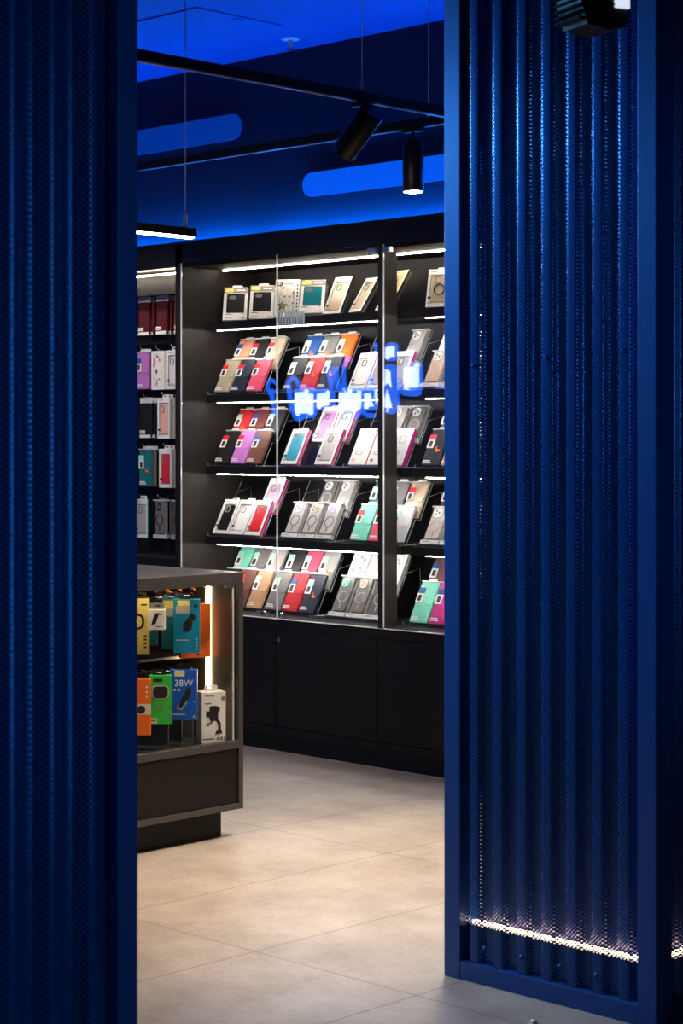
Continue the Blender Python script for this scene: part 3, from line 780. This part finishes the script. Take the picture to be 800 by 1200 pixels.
def ukx(x, U):
    """Y on the plane X=U for an azimuth given by x"""
    k = (x-400)/2250; d = U/(.715*k-.699); return d*(.715+.699*k)
def text_mesh(s, size, m, parent, loc, name='lettering'):
    cu = bpy.data.curves.new(name, 'FONT'); cu.body = s; cu.size = size; cu.extrude = .0003; cu.align_x = 'LEFT'
    tmp = bpy.data.objects.new(name, cu)
    me = bpy.data.meshes.new_from_object(tmp); bpy.data.objects.remove(tmp); me.name = name
    me.materials.clear(); me.materials.append(m)
    o = put(name, me, parent, loc); o.rotation_euler = (PI/2, 0, 0)
    return o
def gbox(x, U, z, yaw, w_, h, t, c, label, name='gadget_box', lean=0, tab='black', cat='box', Y=None):
    r = empty(name); W2 = w_/2
    put('carton', cmesh(f'carton|g{w_}{h}{t}', lambda bm: box(bm, -W2, W2, -t, 0, 0, h, bevel=.0015), pm(c, .35)), r)
    if tab:
        def tb(bm): ringprism(bm, rrect(.052, .024, .006, 3, cz=h+.010), rrect(.024, .008, .003, 3, cz=h+.012), -t*.5-.002, -t*.5)
        put('hang_tab', cmesh(f'hang_tab|g{h}{t}', tb, pm(tab)), r)
    tag(r, label, cat, 'boxed gadgets in the display counter')
    place(r, U, ukx(x, U) if Y is None else Y, z, yaw, lean)
    return r
def deco(r, name, fn, *m): put(name, cmesh(name+'|'+str(len(MC)), fn, *m), r)
Kh = 2250/7.2
def zk(y, d=7.2): return 1.5-(y-517)*d/2250

# upper row
r = gbox(163, -5.52, zk(763), 52, .075, .205, .03, 'yellow', 'cream box with a ring printed on it, upper row at the opening edge')
deco(r, 'print', lambda bm: (ringprism(bm, rrect(.048,.06,.024,6,cx=-.006,cz=.12), rrect(.030,.042,.015,6,cx=-.006,cz=.12), -.0312, -.030), bars(bm, .006, .185, (.022,), .006, .01, -.0304), *[bars(bm, .016, .07-k*.014, (.010,), .006, .01, -.0304) for k in range(4)]), pm('dark'))
r = gbox(185.5, -5.455, zk(734), 40, .062, .075, .05, 'white', 'small white box with a grey wedge picture, upper row of the counter', tab='grey')
deco(r, 'print', lambda bm: (prism(bm, [(-.018,.018),(-.002,.022),(.010,.056),(.022,.056),(.018,.062),(-.006,.062)], -.0512, -.050), bars(bm, .0, .014, (.024,), .003, .006, -.0504)), pm('dark'))
for k, (x, c) in enumerate(((177, 'teal'), (185, 'dark'), (192, 'teal'))):
    r = gbox(x, -5.60-.012*k, zk(758), 40, .055, .16+.02*(k == 2), .03, c, f"{('dark teal','black','deep teal')[k]} slim box behind the white wedge box in the counter")
    deco(r, 'print', lambda bm: bars(bm, -.02, .06, (.03, .024), .003, .007, -.0304), pm('lightgrey'))
r = gbox(203, -5.520, zk(762), 46, .085, .195, .030, 'teal', 'teal box with a yellow label behind the bright blue box')
deco(r, 'label', lambda bm: (box(bm, -.036, .012, -.0308, -.03, .155, .185, 0), box(bm, -.036, .012, -.0308, -.03, .125, .155, 1)), pm('yellow'), pm('lightgrey'))
r = gbox(219, -5.445, zk(764), 46, .098, .200, .032, 'cyan', 'bright blue box with a black car charger picture, upper row of the counter')
deco(r, 'label', lambda bm: (box(bm, -.034, .012, -.0328, -.032, .176, .196, 0), box(bm, -.040, .012, -.0326, -.032, .148, .176, 1)), pm('yellow'), pm('lightgrey'))
deco(r, 'charger_print', lambda bm: (prism(bm, [(-.012,.082),(.004,.078),(.020,.092),(.022,.118),(.034,.128),(.030,.146),(.014,.150),(.008,.134),(-.004,.120),(-.014,.104)], -.0332, -.032), prism(bm, rrect(.014,.014,.007,5,cx=.034,cz=.176), -.0332, -.032)), pm('dark'))
deco(r, 'print', lambda bm: (bars(bm, -.040, .05, (.05,), .004, .008, -.0324), *[prism(bm, rrect(.007,.007,.0035,4,cx=.038,cz=.014+k*.013), -.0328, -.032) for k in range(4)]), pm('lightgrey'))
r = gbox(0, -5.537, zk(768, 7.4), 70, .120, .205, .028, 'bright_orange', 'orange box with a black disc picture at the lit strip, upper row', Y=4.853)
deco(r, 'print', lambda bm: (prism(bm, rrect(.050,.056,.025,6,cx=-.018,cz=.115), -.0292, -.028), bars(bm, .0, .015, (.014,), .004, .008, -.0284)), pm('dark'))
# orange hang tabs over the upper row
for k, x in enumerate((191, 204, 220, 233)):
    bm = bmesh.new()
    pts = [(-.030+.060*i/10, .016*math.sin(PI*i/10)) for i in range(11)]
    prism(bm, pts + [(x_, z_-.005) for x_, z_ in reversed(pts)], -.002, 0)
    o = link('hang_strip', bm, mat('orange_plastic', (.9,.25,.03), .3)); tag(o, f"orange arched hang strip, {('first','second','third','fourth')[k]} from the left over the upper boxes", 'hang strip', 'orange hang strips in the counter')
    o.location = (-5.50-.006*k, ukx(x, -5.50-.006*k), zk(693)); o.rotation_euler = (0, 0, math.radians(46))
for k, x in enumerate((191, 204, 222)):
    bm = bmesh.new(); tube(bm, [(0, 0, 0), (-.35, 0, 0)], .003, 6); tube(bm, [(0, 0, 0), (.015, 0, .012)], .003, 6)
    me = bpy.data.meshes.new('peg_hook'); bm.to_mesh(me); bm.free(); me.materials.append(M_CHROME)
    for row, z in enumerate((zk(699), zk(787))):
        o = put('peg_hook', me, None, (-5.47, ukx(x, -5.47), z))
        tag(o, f"chrome hook, {('left','middle','right')[k]} one of the {('upper','lower')[row]} row in the counter", 'hook', 'hooks in the display counter')
# lower row
r = gbox(167, -5.43, zk(852), 48, .062, .205, .03, 'bright_orange', 'orange box with a cream band, lower row at the opening edge')
deco(r, 'print', lambda bm: (box(bm, -.031, .031, -.0305, -.03, .075, .115, 0), *[prism(bm, rrect(.009,.009,.0045,4,cx=.016,cz=.14+k*.018), -.0306, -.03) for k in range(3)]), pm('cream'))
deco(r, 'ball_print', lambda bm: prism(bm, rrect(.030,.030,.015,6,cx=-.004,cz=.094), -.0312, -.030), pm('dark'))
r = gbox(186.5, -5.44, zk(843), 50, .094, .182, .035, 'green', 'green box with a square wireless charger picture, lower row of the counter')
deco(r, 'charger_print', lambda bm: (prism(bm, rrect(.064,.052,.016,5,cx=.004,cz=.120), -.0362, -.035, 0), prism(bm, rrect(.054,.043,.012,5,cx=.004,cz=.120), -.0368, -.035, 1)), pm('lightgrey'), pm('dark'))
deco(r, 'label', lambda bm: (box(bm, -.048, -.008, -.0356, -.035, .004, .026, 0), bars(bm, -.044, .018, (.03,), .003, .006, -.0358, 1), box(bm, -.022, .012, -.0355, -.035, .158, .170, 1)), pm('cream'), pm('dark'))
deco(r, 'print', lambda bm: (bars(bm, -.012, .072, (.03, .026, .022), .003, .008, -.0354), *[prism(bm, rrect(.008,.008,.004,4,cx=.038,cz=.022+k*.014), -.0356, -.035) for k in range(4)]), pm('grey'))
r = gbox(215.5, -5.445, zk(842), 46, .102, .188, .035, 'royal', 'royal blue box reading 38W with a car charger picture, lower row')
text_mesh('38W', .034, pm('white'), r, (-.034, -.0353, .128))
deco(r, 'label', lambda bm: (box(bm, -.034, .004, -.0356, -.035, .164, .186, 0), bars(bm, -.030, .178, (.030,), .005, .006, -.0358, 1)), pm('cream'), pm('yellow'))
deco(r, 'charger_print', lambda bm: (prism(bm, [(-.020,.048),(-.008,.044),(.010,.072),(.022,.086),(.030,.108),(.024,.124),(.010,.120),(.004,.100),(-.008,.080)], -.0362, -.035)), pm('dark'))
deco(r, 'print', lambda bm: (ringprism(bm, [(-.026,.046),(-.006,.038),(.014,.068),(.000,.086)], [(-.022,.048),(-.008,.043),(.009,.069),(.0,.080)], -.0358, -.035), bars(bm, -.046, .026, (.052,), .006, .008, -.0354), bars(bm, -.038, .118, (.010,), .008, .01, -.0354), bars(bm, -.022, .118, (.010,), .008, .01, -.0354), prism(bm, [(.034,.010),(.044,.010),(.039,.024)], -.0356, -.035), bars(bm, .036, .07, (.010,), .003, .008, -.0354)), pm('lightgrey'))
r = gbox(0, -5.470, .3615, 68, .097, .192, .066, 'white', 'white carton with a black phone car mount picture at the right of the counter', tab='white', Y=4.868)
deco(r, 'mount_print', lambda bm: (
    prism(bm, rrect(.034,.056,.008,4,cx=.000,cz=.112), -.0682, -.066),
    prism(bm, [(-.030,.100),(-.016,.098),(-.016,.120),(-.030,.122)], -.0684, -.066), prism(bm, [(.016,.120),(.024,.118),(.024,.134),(.014,.136)], -.0684, -.066),
    prism(bm, [(-.026,.066),(-.022,.070),(-.008,.072),(-.006,.086),(-.012,.084),(-.012,.078),(-.026,.074)], -.0684, -.066),
    prism(bm, [(.008,.086),(.016,.090),(.028,.074),(.028,.052),(.034,.036),(.006,.034),(.010,.044),(.018,.050),(.018,.068)], -.0684, -.066)), pm('dark'))
deco(r, 'print', lambda bm: (bars(bm, -.036, .180, (.038,), .004, .008, -.0664), bars(bm, -.036, .152, (.026,), .005, .008, -.0664), bars(bm, -.044, .018, (.046,), .005, .008, -.0664), *[box(bm, .012+k*.014, .022+k*.014, -.0666, -.066, .010, .021) for k in range(3)], prism(bm, rrect(.014,.016,.004,4,cx=.038,cz=.166), -.0668, -.066)), pm('grey'))
for k, (x, c) in enumerate(((184, 'dark'), (200, 'black'), (213, 'dark'))):
    r = gbox(x, -5.60-.02*k, .3615, 46, .09, .15, .05, c, f"dark grey box standing on the counter floor, {('left','middle','right')[k]} of three behind the hanging row", tab=None)
    deco(r, 'print', lambda bm: bars(bm, -.035, .10, (.04, .03), .003, .008, -.0504), pm('grey'))

# ------------------------------------------------------------------ ceiling: light panels, tracks, spots, pendant, sprinkler
def pill(u0, u1, z0, z1, m, label):
    r_ = (z1-z0)/2
    bm = bmesh.new(); prism(bm, rrect(u1-u0, z1-z0, r_-.0005, 8, cx=(u0+u1)/2, cz=(z0+z1)/2), 6.945, 6.9595)
    o = link('wall_light', bm, m); tag(o, label, 'wall light', 'rounded light slots on the navy wall')
pill(-9.4, uat(282, 6.95), 3.115, 3.253, M_PILL2, 'dim blue pill-shaped wall light at the upper left, above the tracks')
pill(uat(355, 6.95), -4.5, 2.757, 2.880, M_PILL, 'bright blue pill-shaped wall light just above the display cabinet')

def wire(u, v, z, label, top=3.53):
    bm = bmesh.new(); tube(bm, [(u, v, z+.02), (u, v, top)], .0018, 6); tube(bm, [(u, v, z), (u, v, z+.045)], .006, 8)
    o = link('suspension_cable', bm, mat('cable_steel', (.62,.60,.58), .5, .2)); tag(o, label, 'cable', 'steel suspension cables')
TZ = 2.75
def track(b, label):
    t = empty('light_track', (b[0], b[2], TZ)); tag(t, label, 'light track', 'black lighting tracks')
    bm = bmesh.new(); box(bm, 0, b[1]-b[0], 0, b[3]-b[2], -.018, .018, bevel=.002); link('rail', bm, M_BLACKM, t)
    bm = bmesh.new()
    if b[1]-b[0] > b[3]-b[2]: box(bm, 0, b[1]-b[0], .012, .022, -.0195, -.0185)
    else: box(bm, .012, .022, 0, b[3]-b[2], -.0195, -.0185)
    link('conductor', bm, mat('track_copper', (.35,.25,.16), .3, .9), t)
track((-4.838, -4.802, 2.6, 5.592), 'black ceiling track running into the shop from the upper left')
track((-8.8, -3.8, 5.592, 5.628), 'black ceiling track running parallel to the wall cabinets')
wire(-4.82, ukx(424, -4.82), TZ+.018, 'cable holding the track left of the tilted spotlight')
wire(uat(502, 5.61), 5.61, TZ+.018, 'cable holding the track near the blue screen')

def spotlight(u, v, axis, label, lit, L=.175, R=.042):
    t = empty('track_spotlight', (u, v, TZ-.02)); tag(t, label, 'spotlight', 'black track spotlights')
    bm = bmesh.new(); box(bm, -.05, .05, -.014, .014, -.012, .0, bevel=.002); tube(bm, [(0,0,-.01),(0,0,-.05)], .008, 8)
    box(bm, -.022, .022, -.008, .008, -.05, -.036)
    link('adaptor', bm, M_BLACKM, t)
    a = Vector(axis).normalized(); p0 = Vector((0, 0, -.066)) - a*.03 if lit else Vector((0, 0, -.085)) - a*.07
    if lit: p0 = Vector((0,0,-.052))
    p1 = p0 + a*L
    bm = bmesh.new()
    tube(bm, [p0, p0+a*.004, p1-a*.002, p1, p1, p1-a*.012], R, 28, radii=[R-.003, R, R, R-.001, R-.005, R-.006], cap=True)
    link('lamp_body', bm, M_BLACKM, t)
    bm = bmesh.new(); tube(bm, [p1-a*.002, p1+a*.0012], R-.006, 24)
    link('lens', bm, M_LEDC, t)
spotlight(uat(484, 5.61), 5.61, (0, 0, -1), 'black cylinder spotlight pointing straight down with a lit end', True, L=.195)
spotlight(-4.82, ukx(418, -4.82)+.03, (-.743, -.034, -.70), 'black cylinder spotlight tilted away to the left', False, L=.20, R=.046)

# pendant line over the counter
t = empty('pendant_light', (-4.93, 3.6, 2.19)); tag(t, 'thin black linear pendant with a lit underside, over the counter', 'pendant light')
pu = -4.93
pv = ukx(227, pu)
mbox('housing', (-.018, .018, 0, pv-3.6, .004, .034), M_BLACKM, t, bevel=.002)
mbox('diffuser', (-.012, .012, .01, pv-3.61, -.001, .004), M_LEDC, t)
wire(pu, ukx(217, pu), 2.224, 'thin cable holding the linear pendant over the counter')

# sprinkler
t = empty('sprinkler', (-6.95, 6.74, 3.53)); tag(t, 'small chrome sprinkler with round white rose on the ceiling', 'sprinkler')
bm = bmesh.new(); tube(bm, [(0,0,0), (0,0,-.006), (0,0,-.009)], .046, 24, radii=[.046, .046, .034]); link('rose', bm, mat('sprinkler_white', (.8,.85,.9), .3), t)
bm = bmesh.new(); tube(bm, [(0,0,-.009), (0,0,-.05), (0,0,-.053), (0,0,-.056)], .01, 14, radii=[.012, .010, .022, .022]); link('nozzle', bm, M_CHROME, t)

# floodlight hanging outside, over the right screen
d_ = 4.35; k_ = (692-400)/2250
fu, fv = d_*(.715*k_-.699), d_*(.715+.699*k_)
t = empty('floodlight', (fu, fv, 2.485), math.radians(70)); tag(t, 'black ribbed fixture with a small white lit window, hanging above the right screen', 'floodlight')
bm = bmesh.new()
prism(bm, [(-.062, .10), (-.058, -.004), (-.040, -.052), (.020, -.060), (.062, -.050), (.072, .02), (.072, .10)], -.05, .05)
for k in range(5): prism(bm, [(-.064+.0*k, .02-.014*k), (-.066, .015-.014*k), (.03, -.005-.010*k), (.03, .0-.010*k)], -.053, .053)
link('housing', bm, mat('dark_cast_metal', (.02,.018,.016), .5, .3), t)
mbox('lens', (.030, .068, -.056, -.050, -.010, .045), mat('lit_lens', (.8,.85,.9), .3, emit=(.75,.85,1), strength=.9), t)
bm = bmesh.new(); tube(bm, [(0, 0, .10), (0, 0, 1.2)], .012, 10); link('stem', bm, M_BLACKM, t)

# chrome door stop on the floor at the foot of the screen
d_ = 4.925; k_ = 225/2250
bm = bmesh.new(); tube(bm, [(0,0,0), (0,0,.005), (0,0,.006), (0,0,.013), (0,0,.016), (0,0,.017)], .018, 20, radii=[.014, .014, .009, .010, .007, .002])
o = link('door_stop', bm, mat('satin_nickel', (.75,.73,.70), .4, .6), None, (d_*(.715*k_-.699), d_*(.715+.699*k_), 0)); tag(o, 'small chrome door stop on the floor before the right screen', 'door stop')

# ------------------------------------------------------------------ shop sign: blue-white script letters on the shopfront's inner side, seen mirrored in the cabinet glass
SV = 1.60
sg = empty('neon_sign', (-10.8, SV, 1.9)); tag(sg, 'blue and white glowing sign letters, mirrored in the cabinet glass', 'sign')
def sgp(x, y):
    """azimuth and height of a stroke in the mirror image, as a point on the sign plane"""
    k = (x-400)/2250; v = 2*(VF-.006) - SV; d = v/(.715+.699*k)
    return (d*(.715*k-.699)+10.8, 1.5-(y-517)*d/2250-1.9)
def stroke(pts, r, m, name, y=.02):
    P = [Vector((sgp(*p)[0], y, sgp(*p)[1])) for p in pts]
    Q = []
    for i in range(len(P)-1):      # smooth
        a = P[max(i-1, 0)]; b = P[i]; c = P[i+1]; d = P[min(i+2, len(P)-1)]
        for s in range(4):
            t_ = s/4
            Q.append(.5*((2*b)+(c-a)*t_+(2*a-5*b+4*c-d)*t_*t_+(3*b-a-3*c+d)*t_**3))
    Q.append(P[-1])
    bm = bmesh.new(); tube(bm, Q, r, 8); link(name, bm, m, sg)
def letter_face(x0, x1, y0, y1, n=1):
    a, b = sgp(x0, y1), sgp(x1, y0)
    xs, xe = min(a[0], b[0]), max(a[0], b[0]); zs, ze = min(a[1], b[1]), max(a[1], b[1])
    bm = bmesh.new(); prism(bm, rrect(xe-xs+.035, ze-zs+.045, .05, 5, cx=(xs+xe)/2, cz=(zs+ze)/2), -.012, .004)
    o = link('letter_box', bm, M_NEONB, sg)
    w0 = (xe-xs)/n
    for i in range(n):
        bm = bmesh.new()
        prism(bm, rrect(w0*.72, (ze-zs)*(.96-.10*(i % 2)), w0*.34, 5, cx=xs+w0*(i+.5), cz=(zs+ze)/2+.012*((i % 3)-1)), .006, .024)
        link('letter_face', bm, M_NEONW, o)
for q in ((346, 368, 457, 487, 4), (372, 387, 459, 478, 3), (398, 424, 457, 483, 5), (427, 446, 458, 478, 3), (452, 463, 404, 420, 2), (451, 462, 430, 482, 2), (474, 492, 427, 457, 3)):
    letter_face(*q)
B1 = .020
stroke([(324,458),(318,462),(315,452),(319,445),(325,450)], .016, M_NEONB, 'tube')
stroke([(319,456),(321,470),(323,487)], .018, M_NEONB, 'tube')
stroke([(339,446),(341,465),(344,480),(350,491),(358,488)], B1, M_NEONB, 'tube')
stroke([(340,447),(346,443),(352,452)], .018, M_NEONB, 'tube')
stroke([(385,428),(389,450),(393,475)], .019, M_NEONB, 'tube')
stroke([(394,430),(396,448),(400,456),(405,450)], .027, M_NEONB, 'tube')
stroke([(405,452),(404,432),(407,422),(412,421)], .018, M_NEONB, 'tube')
stroke([(409,484),(418,489),(426,480),(430,486),(440,487)], .019, M_NEONB, 'tube')
stroke([(436,458),(435,430),(440,428)], .024, M_NEONB, 'tube')
stroke([(442,402),(443,412),(446,424)], .019, M_NEONB, 'tube')
stroke([(437,455),(441,474),(447,482),(455,479)], .016, M_NEONB, 'tube')
stroke([(462,428),(464,455),(467,480)], .027, M_NEONB, 'tube')
stroke([(448,478),(456,452),(464,480)], .019, M_NEONB, 'tube')
stroke([(466,446),(472,458),(482,461),(493,460)], .024, M_NEONB, 'tube')
